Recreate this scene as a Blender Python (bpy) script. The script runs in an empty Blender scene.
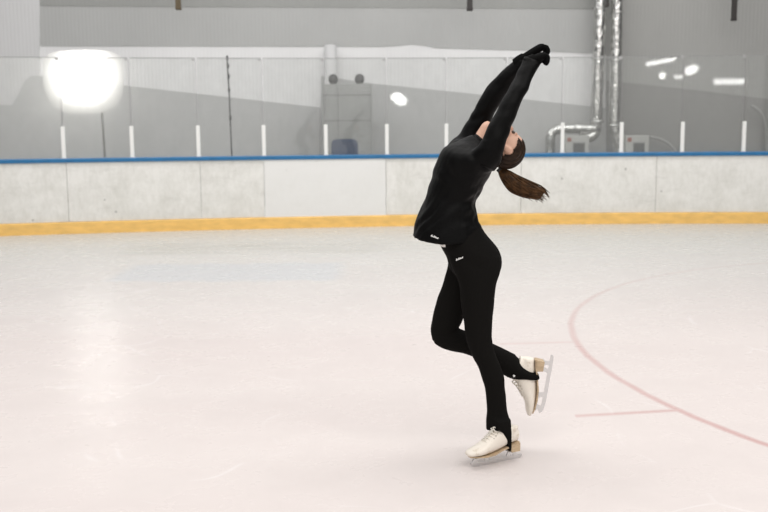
import bpy, bmesh, math, random
from mathutils import Vector, Matrix, noise
random.seed(7)
S = bpy.context.scene
C = S.collection
PI = math.pi

# ------------------------------------------------------------------ camera
F_PX, HORIZON, ROLL, EYE = 950.0, 124.0, math.radians(.45), 1.63
pitch = math.atan((256 - HORIZON) / F_PX)
fwd = Vector((0, math.cos(pitch), -math.sin(pitch)))
up0 = Vector((0, math.sin(pitch), math.cos(pitch)))
rt0 = Vector((1, 0, 0))
RT = rt0 * math.cos(ROLL) - up0 * math.sin(ROLL)
UP = up0 * math.cos(ROLL) + rt0 * math.sin(ROLL)
EYEP = Vector((0, 0, EYE))
cd = bpy.data.cameras.new('camera'); cam = bpy.data.objects.new('camera', cd); C.objects.link(cam)
m = Matrix((RT, UP, -fwd)).transposed().to_4x4(); m.translation = EYEP
cam.matrix_world = m
cd.sensor_width = 36; cd.sensor_fit = 'HORIZONTAL'; cd.lens = 36 * F_PX / 768
cd.clip_end = 200
cd.dof.use_dof = True; cd.dof.focus_distance = 4.5; cd.dof.aperture_fstop = 3.2
S.camera = cam

# ------------------------------------------------------------------ world, lights, exposure
S.view_settings.view_transform = 'Standard'; S.view_settings.look = 'None'
S.view_settings.gamma = 1; S.view_settings.use_curve_mapping = False
S.view_settings.exposure = 0.0
w = bpy.data.worlds.new('world'); S.world = w; w.use_nodes = True
bg = w.node_tree.nodes['Background']
bg.inputs[0].default_value = (1.0, .985, .975, 1); bg.inputs[1].default_value = .72
def area(name, loc, tgt, sx, sy, power, col=(1, 1, 1)):
    l = bpy.data.lights.new(name, 'AREA'); l.shape = 'RECTANGLE'; l.size = sx; l.size_y = sy
    l.energy = power; l.color = col
    o = bpy.data.objects.new(name, l); C.objects.link(o); o.location = loc
    o.rotation_euler = (Vector(tgt) - Vector(loc)).to_track_quat('-Z', 'Y').to_euler()
    return o
area('overhead_fill_light', (.8, 6, 7.5), (.8, 6, 0), 10, 3, 355, (1, .97, .95))  # unseen overhead fill lights, added for soft modelling
area('overhead_fill_light', (2, -1, 7.5), (1, 3, 0), 12, 3, 420, (1, .95, .92))
area('overhead_fill_light', (0, 12, 7.5), (0, 14.5, 0), 16, 1.5, 330, (1, 1, 1))  # added to wash the far boards and back wall

# ------------------------------------------------------------------ placing helpers
def ray(u, v): return fwd + RT * ((u - 384) / F_PX) + UP * ((256 - v) / F_PX)
def P(u, v, Y):
    d = ray(u, v); return EYEP + d * (Y / d.y)
def proj(p):
    d = Vector(p) - EYEP; z = d.dot(fwd)
    return 384 + F_PX * d.dot(RT) / z, 256 - F_PX * d.dot(UP) / z
def board_y(x): return 15.184 + .08285 * x - .013685 * x * x
def board_frame(x):
    t = Vector((1, .08285 - .02737 * x, 0)).normalized()
    return Vector((x, board_y(x), 0)), t, Vector((-t.y, t.x, 0))   # point, tangent, outward normal (away from ice)

# ------------------------------------------------------------------ materials
def mat(name, col, rough=.5, metal=0.0, spec=.5, sheen=0.0):
    m = bpy.data.materials.new(name); m.use_nodes = True
    b = m.node_tree.nodes['Principled BSDF']
    b.inputs['Base Color'].default_value = (*col, 1); b.inputs['Roughness'].default_value = rough
    b.inputs['Metallic'].default_value = metal; b.inputs['Specular IOR Level'].default_value = spec
    if sheen: b.inputs['Sheen Weight'].default_value = sheen
    return m
def N(m, t, **k):
    n = m.node_tree.nodes.new(t)
    for a, v in k.items(): setattr(n, a, v)
    return n
def L(m, a, b): m.node_tree.links.new(a, b)
def math_(m, op, a, b=None, c=None, clamp=False):
    n = N(m, 'ShaderNodeMath', operation=op); n.use_clamp = clamp
    for i, x in enumerate((a, b, c)):
        if x is None: continue
        if isinstance(x, (int, float)): n.inputs[i].default_value = x
        else: L(m, x, n.inputs[i])
    return n.outputs[0]
def coords(m, scale=(1, 1, 1)):
    tc = N(m, 'ShaderNodeTexCoord'); mp = N(m, 'ShaderNodeMapping'); mp.inputs['Scale'].default_value = scale
    L(m, tc.outputs['Object'], mp.inputs[0]); return mp.outputs[0]
def noise_(m, vec, scale, detail=4, rough=.55):
    n = N(m, 'ShaderNodeTexNoise'); n.inputs['Scale'].default_value = scale
    n.inputs['Detail'].default_value = detail; n.inputs['Roughness'].default_value = rough
    L(m, vec, n.inputs['Vector']); return n.outputs['Fac']
def ramp(m, fac, stops):
    r = N(m, 'ShaderNodeValToRGB'); L(m, fac, r.inputs[0]); e = r.color_ramp.elements
    while len(e) < len(stops): e.new(.5)
    for i, (p, c) in enumerate(stops):
        e[i].position = p; e[i].color = (*c, 1) if len(c) == 3 else c
    return r.outputs[0]
def mixc(m, fac, a, b, mode='MIX'):
    n = N(m, 'ShaderNodeMix', data_type='RGBA', blend_type=mode)
    for s, x in ((0, fac), (6, a), (7, b)):
        if isinstance(x, (int, float)): n.inputs[s].default_value = x
        elif isinstance(x, tuple): n.inputs[s].default_value = (*x, 1)
        else: L(m, x, n.inputs[s])
    return n.outputs[2]
def bump(m, h, strength, dist=.01):
    b = N(m, 'ShaderNodeBump'); b.inputs['Strength'].default_value = strength; b.inputs['Distance'].default_value = dist
    L(m, h, b.inputs['Height']); L(m, b.outputs[0], m.node_tree.nodes['Principled BSDF'].inputs['Normal'])
def setc(m, c): L(m, c, m.node_tree.nodes['Principled BSDF'].inputs['Base Color'])
def mottled(name, col, amt=.12, scale=6, rough=.6, stretch=(1, 1, 1), bmp=0, **k):
    m = mat(name, col, rough, **k); v = coords(m, stretch); n = noise_(m, v, scale)
    lo = tuple(c * (1 - amt) for c in col); hi = tuple(min(1, c * (1 + amt)) for c in col)
    setc(m, ramp(m, n, [(.3, lo), (.7, hi)]))
    if bmp: bump(m, n, bmp)
    return m

# ice: milky white, pinkish, painted circle, hash marks, scratches
ICE = mat('ice', (.8, .78, .77), .28, spec=.05)
def build_ice():
    m = ICE; tc = N(m, 'ShaderNodeTexCoord'); sp = N(m, 'ShaderNodeSeparateXYZ'); L(m, tc.outputs['Object'], sp.inputs[0])
    X, Y = sp.outputs[0], sp.outputs[1]
    v1 = coords(m, (.25, .9, 1)); big = noise_(m, v1, .9, 5)
    v2 = coords(m, (1, 1, 1)); med = noise_(m, v2, 3.2, 6, .6)
    base = ramp(m, big, [(.3, (.645, .592, .574)), (.7, (.680, .634, .613))])
    # the ice sheet is greyer towards the boards
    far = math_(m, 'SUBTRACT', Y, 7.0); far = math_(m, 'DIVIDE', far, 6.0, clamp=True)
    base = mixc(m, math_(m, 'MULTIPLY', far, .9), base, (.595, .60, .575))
    scuff = ramp(m, med, [(.45, (1, 1, 1)), (.75, (.965, .965, .965))])
    base = mixc(m, 1.0, base, scuff, 'MULTIPLY')
    # face-off circle
    dx = math_(m, 'SUBTRACT', X, 5.85); dy = math_(m, 'SUBTRACT', Y, 6.70)
    r = math_(m, 'SQRT', math_(m, 'ADD', math_(m, 'MULTIPLY', dx, dx), math_(m, 'MULTIPLY', dy, dy)))
    wob = math_(m, 'MULTIPLY', math_(m, 'SUBTRACT', med, .5), .03)
    d = math_(m, 'ABSOLUTE', math_(m, 'ADD', math_(m, 'SUBTRACT', r, 4.42), wob))
    ring = math_(m, 'SUBTRACT', 1.0, math_(m, 'DIVIDE', d, .034), clamp=True)
    ring = math_(m, 'POWER', ring, .6)
    def hashm(x0, y0, x1, y1):
        s = (y1 - y0) / (x1 - x0)
        yy = math_(m, 'ADD', math_(m, 'MULTIPLY', math_(m, 'SUBTRACT', X, x0), s), y0)
        dd = math_(m, 'ABSOLUTE', math_(m, 'SUBTRACT', Y, yy))
        h = math_(m, 'SUBTRACT', 1.0, math_(m, 'DIVIDE', dd, .04), clamp=True)
        h = math_(m, 'MULTIPLY', h, math_(m, 'GREATER_THAN', X, x0)); return math_(m, 'MULTIPLY', h, math_(m, 'LESS_THAN', X, x1))
    h1 = hashm(1.065, 5.15, 1.70, 5.25); h2 = hashm(.86, 6.92, 1.46, 6.97)
    paint = math_(m, 'MAXIMUM', ring, math_(m, 'MAXIMUM', math_(m, 'MULTIPLY', h1, .9), math_(m, 'MULTIPLY', h2, .55)))
    worn = ramp(m, noise_(m, v2, 1.3, 4), [(.3, (.75,) * 3), (.65, (1,) * 3)])
    paint = math_(m, 'MULTIPLY', paint, worn)
    deep = math_(m, 'SUBTRACT', 1.0, math_(m, 'DIVIDE', math_(m, 'SUBTRACT', Y, 4.5), 5.5), clamp=True)
    paint = math_(m, 'MULTIPLY', paint, math_(m, 'MULTIPLY_ADD', deep, .42, .14))
    base = mixc(m, paint, base, (.42, .13, .12))
    # bluish patch in the ice colour close to the boards
    px = math_(m, 'MULTIPLY', math_(m, 'SUBTRACT', X, -1.72), .72); px = math_(m, 'ABSOLUTE', px)
    py = math_(m, 'ABSOLUTE', math_(m, 'SUBTRACT', Y, 10.55))
    ex = math_(m, 'SUBTRACT', 1.0, math_(m, 'MULTIPLY', math_(m, 'SUBTRACT', px, .82), 8), clamp=True)
    ey = math_(m, 'SUBTRACT', 1.0, math_(m, 'MULTIPLY', math_(m, 'SUBTRACT', math_(m, 'ADD', py, math_(m, 'MULTIPLY', math_(m, 'SUBTRACT', med, .5), .5)), .55), 6), clamp=True)
    base = mixc(m, math_(m, 'MULTIPLY', math_(m, 'MULTIPLY', ex, ey), .6), base, (.55, .575, .60))
    py2 = math_(m, 'ABSOLUTE', math_(m, 'SUBTRACT', Y, 12.6)); ex2 = math_(m, 'SUBTRACT', 1.0, math_(m, 'MULTIPLY', math_(m, 'SUBTRACT', px, 1.15), 5), clamp=True)
    ey2 = math_(m, 'SUBTRACT', 1.0, math_(m, 'MULTIPLY', math_(m, 'SUBTRACT', py2, .35), 2.5), clamp=True)
    st = ramp(m, noise_(m, coords(m, (.6, 3, 1)), 1.5, 5), [(.35, (0,) * 3), (.65, (1,) * 3)])
    base = mixc(m, math_(m, 'MULTIPLY', math_(m, 'MULTIPLY', ex2, ey2), math_(m, 'MULTIPLY', st, .75)), base, (.50, .495, .46))
    # fine skate scratches
    vw = coords(m, (1, 1, 1)); wv = N(m, 'ShaderNodeTexVoronoi', feature='DISTANCE_TO_EDGE'); wv.inputs['Scale'].default_value = .55
    nz = N(m, 'ShaderNodeTexNoise'); nz.inputs['Scale'].default_value = .7; L(m, vw, nz.inputs['Vector'])
    vm = N(m, 'ShaderNodeVectorMath', operation='MULTIPLY_ADD'); L(m, nz.outputs['Color'], vm.inputs[0]); vm.inputs[1].default_value = (2.2, 2.2, 0); L(m, vw, vm.inputs[2])
    L(m, vm.outputs[0], wv.inputs['Vector'])
    sc = math_(m, 'SUBTRACT', 1.0, math_(m, 'DIVIDE', wv.outputs['Distance'], .008), clamp=True)
    sc = math_(m, 'MULTIPLY', sc, ramp(m, noise_(m, v2, 1.9, 3), [(.5, (0,) * 3), (.62, (1,) * 3)]))
    base = mixc(m, math_(m, 'MULTIPLY', sc, .35), base, (.82, .80, .80))
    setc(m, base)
    b = m.node_tree.nodes['Principled BSDF']
    L(m, math_(m, 'MULTIPLY_ADD', med, .12, .22), b.inputs['Roughness'])
    bump(m, noise_(m, coords(m, (1, .6, 1)), 7, 5), .05, .01)
build_ice()

def board_mat(name, dirt, base=(.83, .82, .785)):
    m = mat(name, base, .45); v = coords(m); tc = N(m, 'ShaderNodeTexCoord'); sp = N(m, 'ShaderNodeSeparateXYZ'); L(m, tc.outputs['Object'], sp.inputs[0])
    n1 = noise_(m, v, 2.4, 8, .68); n2 = noise_(m, coords(m, (1, 1, .45)), 16, 6, .7); n3 = noise_(m, coords(m, (.5, 1, 2.2)), 5, 6, .7)
    low = math_(m, 'SUBTRACT', 1.0, math_(m, 'DIVIDE', math_(m, 'SUBTRACT', sp.outputs[2], .15), .75), clamp=True)
    g = math_(m, 'ADD', math_(m, 'MULTIPLY', n1, .55), math_(m, 'MULTIPLY', n2, .45))
    g = math_(m, 'ADD', g, math_(m, 'MULTIPLY', low, .09))
    a = ramp(m, g, [(.44, (0,) * 3), (.66, (1,) * 3)]); b_ = ramp(m, n3, [(.56, (0,) * 3), (.72, (1,) * 3)])
    c = mixc(m, math_(m, 'MULTIPLY', a, dirt), base, (.60, .59, .54))
    c = mixc(m, math_(m, 'MULTIPLY', b_, dirt * .5), c, (.48, .47, .43))
    spots = N(m, 'ShaderNodeTexVoronoi'); spots.inputs['Scale'].default_value = 2.3; L(m, v, spots.inputs['Vector'])
    sk = math_(m, 'LESS_THAN', spots.outputs['Distance'], .045)
    c = mixc(m, math_(m, 'MULTIPLY', sk, dirt * .8), c, (.2, .2, .19))
    setc(m, c); return m
M = {}
M['board'] = board_mat('worn_white_board', .62)
M['board_clean'] = board_mat('clean_white_board', .12, (.81, .805, .785))
M['blue'] = mottled('blue_plastic', (.012, .145, .33), .12, 8, .35)
M['yellow'] = mottled('yellow_plastic', (.88, .55, .165), .12, 5, .4, (1, 1, 3))
M['white_post'] = mat('white_paint', (.85, .85, .83), .4)
M['clip'] = mat('grey_clip', (.42, .42, .42), .35, .3)
M['seam'] = mat('seam_gasket', (.30, .30, .30), .5)

def clad(name, col, rib=True, amt=.05):
    m = mat(name, col, .6); v = coords(m, (.5, 1, .25)); n = noise_(m, v, 1.2, 4)
    lo = tuple(c * (1 - amt) for c in col); hi = tuple(c * (1 + amt) for c in col)
    c = ramp(m, n, [(.3, lo), (.7, hi)]); setc(m, c)
    if rib:
        wv = N(m, 'ShaderNodeTexWave', wave_type='BANDS', bands_direction='X', wave_profile='TRI'); wv.inputs['Scale'].default_value = 4.4
        wv.inputs['Distortion'].default_value = 0; tc = N(m, 'ShaderNodeTexCoord'); L(m, tc.outputs['Object'], wv.inputs['Vector'])
        bump(m, wv.outputs['Fac'], .2, .012)
    return m
M['wall'] = clad('pale_light_band_wall', (.88, .88, .88))  # pale tone carries the bright band of reflected light
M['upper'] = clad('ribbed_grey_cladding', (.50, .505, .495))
M['top'] = clad('ribbed_top_shade', (.37, .375, .36))  # ribs darkened in colour for the shade under the ceiling
M['lower'] = clad('grey_below_light_band', (.53, .532, .528), False)  # wall tone below the reflected light band
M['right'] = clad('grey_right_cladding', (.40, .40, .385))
M['right_low'] = clad('dark_grey_below_light_band', (.295, .293, .283), False)
M['pier'] = clad('pale_pier', (.72, .72, .72))
M['floorgrey'] = mottled('concrete', (.35, .35, .34), .1, 4)
M['cabinet'] = mottled('cabinet_grey', (.34, .345, .335), .08, 3, .5)
M['cabinet_edge'] = mat('cabinet_edge', (.22, .22, .215), .5)
M['dark_ball'] = mat('dark_grey_ball', (.06, .06, .06), .5)
M['navy'] = mottled('navy_plastic', (.035, .06, .13), .12, 12, .45)
M['steel_leg'] = mat('chair_steel', (.3, .3, .3), .3, .9)
M['ebox'] = mat('pale_metal_box', (.50, .50, .48), .45)
M['ewin'] = mat('dark_box_window', (.10, .10, .095), .3)
M['red'] = mat('red_label', (.35, .12, .09), .5)
M['bracket'] = mat('dark_bracket', (.035, .03, .028), .5)
M['brown_bracket'] = mat('brown_bracket', (.13, .095, .05), .5)
M['cable'] = mat('black_cable', (.05, .05, .05), .6)
M['reflection_arc'] = mat('grey_reflection_arc', (.36, .36, .35), .5)  # tone of the faint glass reflections built as tubes
M['housing'] = mat('black_lamp_housing', (.03, .03, .03), .5)
M['pole'] = mat('grey_pole', (.12, .12, .11), .45)
def foil():
    m = mat('crinkled_foil', (.66, .66, .64), .17, 1.0); n = noise_(m, coords(m, (1, 1, .6)), 12, 4, .55)
    bump(m, n, .9, .03); return m
M['foil'] = foil()
def emis(name, col, s):
    m = bpy.data.materials.new(name); m.use_nodes = True; nt = m.node_tree; nt.nodes.clear()
    e = nt.nodes.new('ShaderNodeEmission'); o = nt.nodes.new('ShaderNodeOutputMaterial')
    e.inputs[0].default_value = (*col, 1); e.inputs[1].default_value = s; nt.links.new(e.outputs[0], o.inputs[0]); return m
def glass_mat():
    m = bpy.data.materials.new('dusty_rink_glass'); m.use_nodes = True; nt = m.node_tree; nt.nodes.clear()
    o = nt.nodes.new('ShaderNodeOutputMaterial'); t = nt.nodes.new('ShaderNodeBsdfTransparent'); t.inputs[0].default_value = (.985, .99, .985, 1)
    g = nt.nodes.new('ShaderNodeBsdfGlossy'); g.inputs['Roughness'].default_value = .028
    tl = nt.nodes.new('ShaderNodeBsdfTranslucent'); tl.inputs[0].default_value = (.95, .95, .93, 1)
    m1 = nt.nodes.new('ShaderNodeMixShader'); m2 = nt.nodes.new('ShaderNodeMixShader')
    n = noise_(m, coords(m, (1, 1, .7)), 3.5, 6, .65)
    f = ramp(m, n, [(.3, (.08,) * 3), (.75, (.15,) * 3)])
    nt.links.new(f, m1.inputs[0]); nt.links.new(t.outputs[0], m1.inputs[1]); nt.links.new(tl.outputs[0], m1.inputs[2])
    m2.inputs[0].default_value = .045
    nt.links.new(m1.outputs[0], m2.inputs[1]); nt.links.new(g.outputs[0], m2.inputs[2]); nt.links.new(m2.outputs[0], o.inputs[0])
    return m
M['glass'] = glass_mat()
def fabric(name, col, rough, sheen, bs, scale=220, spec=.3):
    m = mat(name, col, rough, spec=spec, sheen=sheen); n = noise_(m, coords(m), scale, 2); n2 = noise_(m, coords(m, (1, 1, 2)), 22, 4)
    bump(m, math_(m, 'ADD', math_(m, 'MULTIPLY', n, .3), n2), bs, .004); return m
M['jacket'] = fabric('black_jacket_cloth', (.0035, .0035, .0035), .45, 0, .6, spec=.07)
M['leggings'] = fabric('black_legging_knit', (.0075, .0070, .0064), .85, 0, .25, spec=.05)
M['glove'] = fabric('black_knit_glove', (.004, .004, .004), .8, .0, .4, spec=.05)
M['white_cloth'] = mat('white_cloth', (.8, .8, .78), .7)
M['skin'] = mottled('skin', (.66, .40, .29), .06, 30, .5)
M['hair'] = mottled('dark_brown_hair', (.022, .012, .007), .5, 60, .42, (1, 1, 1), spec=.15)
M['hair_tail'] = mottled('brown_hair_strands', (.065, .032, .013), .75, 35, .4, spec=.12)
M['lip'] = mat('lip', (.45, .18, .15), .4)
M['eye'] = mat('eye', (.7, .68, .65), .2)
M['iris'] = mat('iris', (.05, .03, .02), .2)
M['leather'] = mat('ivory_skate_leather', (.8, .75, .66), .45); _v = coords(M['leather'])
setc(M['leather'], mixc(M['leather'], ramp(M['leather'], noise_(M['leather'], _v, 26, 5, .65), [(.56, (0,) * 3), (.70, (.8,) * 3)]), (.83, .77, .68), (.50, .42, .30)))
M['sole'] = mottled('tan_stacked_leather', (.52, .39, .25), .2, 30, .5, (1, 1, 4))
M['lace'] = mat('white_lace', (.80, .76, .68), .7)
M['blade'] = mat('brushed_steel_blade', (.72, .72, .72), .28, 1.0)
M['eyelet'] = mat('eyelet', (.5, .47, .4), .3, .8)

# ------------------------------------------------------------------ mesh helpers
def finish(name, bm, material, parent=None, smooth=False):
    bmesh.ops.recalc_face_normals(bm, faces=bm.faces[:])
    me = bpy.data.meshes.new(name); bm.to_mesh(me); bm.free()
    if smooth:
        for p in me.polygons: p.use_smooth = True
    me.materials.append(material)
    o = bpy.data.objects.new(name, me); C.objects.link(o)
    if parent is not None: o.parent = parent
    return o
def thing(name, label, cat, loc=(0, 0, 0), group=None):
    o = bpy.data.objects.new(name, None); C.objects.link(o); o.location = loc
    o.empty_display_size = .1; o['label'] = label; o['category'] = cat
    if group: o['group'] = group
    THINGS.append(o); return o
THINGS = []
def tag(o, label, cat, group=None):
    o['label'] = label; o['category'] = cat
    if group: o['group'] = group
    return o
def struct(o): o['kind'] = 'structure'; return o
def box(bm, c, s, rot=None, bev=0):
    r = bmesh.ops.create_cube(bm, size=1)
    mt = Matrix.Translation(c) @ (rot.to_4x4() if rot else Matrix()) @ Matrix.Diagonal((*s, 1))
    bmesh.ops.transform(bm, matrix=mt, verts=r['verts'])
    if bev:
        es = list({e for v in r['verts'] for e in v.link_edges})
        bmesh.ops.bevel(bm, geom=es, offset=bev, segments=2, affect='EDGES', profile=.6)
def loft(bm, rings, cap=True):
    vr = [[bm.verts.new(p) for p in r] for r in rings]
    n = len(vr[0])
    for a, b in zip(vr, vr[1:]):
        for i in range(n): bm.faces.new((a[i], a[(i + 1) % n], b[(i + 1) % n], b[i]))
    if cap:
        for r in (vr[0], vr[-1]):
            c = bm.verts.new(sum((v.co for v in r), Vector()) / n)
            for i in range(n): bm.faces.new((r[i], r[(i + 1) % n], c))
def tube(bm, pts, rad, n=12, cap=True):
    pts = [Vector(p) for p in pts]
    rad = rad if isinstance(rad, (list, tuple)) else [rad] * len(pts)
    rings = []; ref = None
    for i, p in enumerate(pts):
        d = (pts[min(i + 1, len(pts) - 1)] - pts[max(i - 1, 0)]).normalized()
        if ref is None: ref = d.orthogonal().normalized()
        ref = (ref - d * ref.dot(d)).normalized(); s = d.cross(ref)
        rings.append([p + (ref * math.cos(2 * PI * k / n) + s * math.sin(2 * PI * k / n)) * rad[i] for k in range(n)])
    loft(bm, rings, cap)
def smooth_path(pts, sub=6):
    pts = [Vector(p) for p in pts]; q = [pts[0] * 2 - pts[1]] + pts + [pts[-1] * 2 - pts[-2]]; out = []
    for i in range(1, len(q) - 2):
        a, b, c, d = q[i - 1:i + 3]
        for k in range(sub):
            t = k / sub
            out.append(.5 * ((2 * b) + (c - a) * t + (2 * a - 5 * b + 4 * c - d) * t * t + (3 * b - a - 3 * c + d) * t ** 3))
    out.append(pts[-1]); return out
def ell(bm, c, ax, seg=24):
    r = bmesh.ops.create_uvsphere(bm, u_segments=seg, v_segments=seg // 2, radius=1)
    mt = Matrix((ax[0], ax[1], ax[2])).transposed().to_4x4(); mt.translation = c
    bmesh.ops.transform(bm, matrix=mt, verts=r['verts'])
def prism(bm, pts, depth):           # polygon pts (3D, coplanar), extruded by vector depth
    a = [bm.verts.new(p) for p in pts]; b = [bm.verts.new(Vector(p) + depth) for p in pts]
    bm.faces.new(a); bm.faces.new(b[::-1])
    for i in range(len(a)): bm.faces.new((a[i], a[(i + 1) % len(a)], b[(i + 1) % len(a)], b[i]))
def remesh(name, bm, voxel, material, parent, it=6, fac=.5, wrinkle=None):
    bmesh.ops.recalc_face_normals(bm, faces=bm.faces[:])
    me = bpy.data.meshes.new('t'); bm.to_mesh(me); bm.free()
    o = bpy.data.objects.new('t', me); C.objects.link(o)
    r = o.modifiers.new('r', 'REMESH'); r.mode = 'VOXEL'; r.voxel_size = voxel
    s = o.modifiers.new('s', 'SMOOTH'); s.factor = fac; s.iterations = it
    dg = bpy.context.evaluated_depsgraph_get(); e = o.evaluated_get(dg)
    nm = bpy.data.meshes.new_from_object(e); bpy.data.objects.remove(o); bpy.data.meshes.remove(me)
    nm.name = name
    if wrinkle:
        ns = [v.normal.copy() for v in nm.vertices]
        for v, n_ in zip(nm.vertices, ns): v.co += n_ * wrinkle(v.co)
    for p in nm.polygons: p.use_smooth = True
    nm.materials.clear(); nm.materials.append(material)
    q = bpy.data.objects.new(name, nm); C.objects.link(q)
    if parent is not None: q.parent = parent
    return q
def sweep(bm, x0, x1, prof, n=48):   # closed profile (outward offset, z) swept along the line of the boards
    rings = []
    for i in range(n + 1):
        x = x0 + (x1 - x0) * i / n; p, t, o = board_frame(x)
        rings.append([p + o * a + Vector((0, 0, z)) for a, z in prof])
    loft(bm, rings)

# ------------------------------------------------------------------ ice floor, walkway, back wall, added side walls
bm = bmesh.new()
xs = [-13 + i * .5 for i in range(53)]
near = [bm.verts.new((x, -7, 0)) for x in xs]; farv = [bm.verts.new((x, board_y(x) + .12, 0)) for x in xs]
for i in range(len(xs) - 1): bm.faces.new((near[i], near[i + 1], farv[i + 1], farv[i]))
struct(finish('floor', bm, ICE))
WZ = 18.5
WALK = .35
bm = bmesh.new()
a = [bm.verts.new((x, board_y(x) + .13, WALK)) for x in xs]; b = [bm.verts.new((x, WZ + .2, WALK)) for x in xs]
for i in range(len(xs) - 1): bm.faces.new((a[i], a[i + 1], b[i + 1], b[i]))
struct(finish('floor_walkway', bm, M['floorgrey']))
def wallpoly(name, uv, Y, th, material, parent=None):
    bm = bmesh.new(); prism(bm, [P(u, v, Y) for u, v in uv], Vector((0, th, 0))); return finish(name, bm, material, parent)
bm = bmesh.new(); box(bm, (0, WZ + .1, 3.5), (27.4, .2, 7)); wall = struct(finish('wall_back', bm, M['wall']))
M['side'] = mottled('added_dark_wall', (.11, .11, .115), .15, .6)  # unseen side walls, added for dark edges on the foil pipes
bm = bmesh.new(); box(bm, (-13.6, 5.5, 3.5), (.2, 26.5, 7)); struct(finish('added_wall_left', bm, M['side']))
bm = bmesh.new(); box(bm, (13.6, 5.5, 3.5), (.2, 26.5, 7)); struct(finish('added_wall_right', bm, M['side']))
U1 = [(-330, 46), (36, 46), (380, 46.7), (398, 45.8), (412, 44.2), (424, 45.6), (436, 48), (512, 50), (601, 54), (601, -130), (-330, -130)]
# left pier, ribbed upper cladding, top shade strip, panels shaped to the light band
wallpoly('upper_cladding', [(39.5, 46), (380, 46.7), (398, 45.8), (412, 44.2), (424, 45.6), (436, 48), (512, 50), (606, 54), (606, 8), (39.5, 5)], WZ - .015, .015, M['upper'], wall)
wallpoly('top_shade', [(39.5, 6), (606, 9), (606, -130), (39.5, -130)], WZ - .025, .025, M['top'], wall)
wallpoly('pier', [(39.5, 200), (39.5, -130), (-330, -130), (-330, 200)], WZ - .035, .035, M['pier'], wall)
wallpoly('light_band_edge', [(-330, 104), (12, 105), (17, 97), (24, 82), (30, 76), (37, 75.5), (120, 85), (320, 107.5), (320, 190), (-330, 190)], WZ - .05, .02, M['lower'], wall)  # sloping top puts the edge of the reflected light into the shape
wallpoly('light_band_edge', [(321, 76), (372, 83.5), (480, 94.5), (606, 108), (606, 190), (321, 190)], WZ - .05, .02, M['lower'], wall)
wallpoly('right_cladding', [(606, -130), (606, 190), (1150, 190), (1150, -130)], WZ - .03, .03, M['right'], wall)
wallpoly('light_band_edge', [(606, 80.5), (700, 90.5), (768, 99), (900, 113), (1150, 138), (1150, 190), (606, 190)], WZ - .045, .02, M['right_low'], wall)
# rounded column by the cabinet
bm = bmesh.new(); b0 = P(331, 160, 18.25); t0 = P(330.5, 46, 18.25)
tube(bm, [b0, t0], .115, 24); ell(bm, t0, ((.115, 0, 0), (0, .115, 0), (0, 0, .03))); finish('column', bm, M['pier'], wall, True)

# ------------------------------------------------------------------ rink boards
seams_px = [67.7, 201, 264.5, 386, 521, 656]
def bx_at(u, z):
    x = (u - 384) / F_PX * 15
    for _ in range(25): x += (u - proj((x, board_y(x), z))[0]) / F_PX * 15
    return x
sx = [-9.6, -7.2] + [bx_at(u, .6) for u in seams_px] + [6.4, 8.5, 10.6]
blab = ['scuffed white rink board far outside the left edge of the picture', 'scuffed white rink board at the left edge of the picture', 'scuffed wide white board on the left, second from the left edge',
        'narrow scuffed white board just left of the clean white board', 'clean bright white board without scuffs under the navy chair', 'scuffed white board behind the skater',
        'scuffed white board right of the ponytail below the pipes', 'scuffed white board at the right edge of the picture', 'white board past the right edge', 'white board farthest past the right edge']
for i in range(len(sx) - 1):
    x0, x1 = sx[i] + .003, sx[i + 1] - .003
    bm = bmesh.new(); clean = i == 4
    sweep(bm, x0, x1, [(-.012 if clean else 0, .184 if clean else .186), (-.012 if clean else 0, 1.086), (.1, 1.086), (.1, .0), (.035, 0), (.035, .184 if clean else .186)], 10)
    o = finish('rink_board', bm, M['board_clean' if clean else 'board']); tag(o, blab[i], 'board', 'white boards round the rink')
bm = bmesh.new(); sweep(bm, -9.6, 10.6, [(-.03, 1.088), (-.03, 1.135), (-.02, 1.15), (.12, 1.15), (.13, 1.135), (.13, 1.088)], 90)
tag(finish('cap_rail', bm, M['blue']), 'long blue cap rail along the top of the white boards', 'rail')
bm = bmesh.new(); sweep(bm, -9.6, 10.6, [(-.025, .0), (-.025, .165), (-.016, .183), (.028, .183), (.028, .0)], 90)
tag(finish('kick_plate', bm, M['yellow']), 'long yellow kick plate strip where the boards meet the ice', 'kick plate')

# glass posts and panes
posts = [-6.77, -5.80, -4.835, -3.851, -2.865, -1.867, -.902, .062, 1.011, 1.981, 2.872, 3.814, 4.78, 5.74, 6.70, 7.66]
plab = {2: 'white glass post below the glaring lamp, leftmost in view', 3: 'short white glass post just right of the glaring lamp', 4: 'short white glass post left of the tall dark cable end',
        5: 'short white glass post above the seam left of the clean board', 6: 'short white glass post beside the navy chair, on its left', 7: 'short white glass post under the bright round reflection',
        8: 'short white glass post just left of the skater\'s chest', 9: 'short white glass post behind the skater\'s shoulder', 10: 'short white glass post in front of the pipe elbow and left electrical box',
        11: 'short white glass post between the two pale electrical boxes', 12: 'short white glass post right of both electrical boxes', 13: 'short white glass post, rightmost in view'}
for i, x in enumerate(posts):
    if not 1 <= i <= 14: continue
    p, t, o = board_frame(x); rot = Matrix((t, o, Vector((0, 0, 1)))).transposed()
    bm = bmesh.new(); box(bm, p + o * .020 + Vector((0, 0, 1.39)), (.058, .038, .48), rot, .006)
    box(bm, p + o * .020 + Vector((0, 0, 1.157)), (.07, .04, .012), rot)
    q = finish('glass_post', bm, M['white_post'])
    tag(q, plab.get(i, 'short white glass post past the ' + ('left' if i < 3 else 'right') + ' edge of the picture'), 'post', 'short white posts holding the glass')
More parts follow.
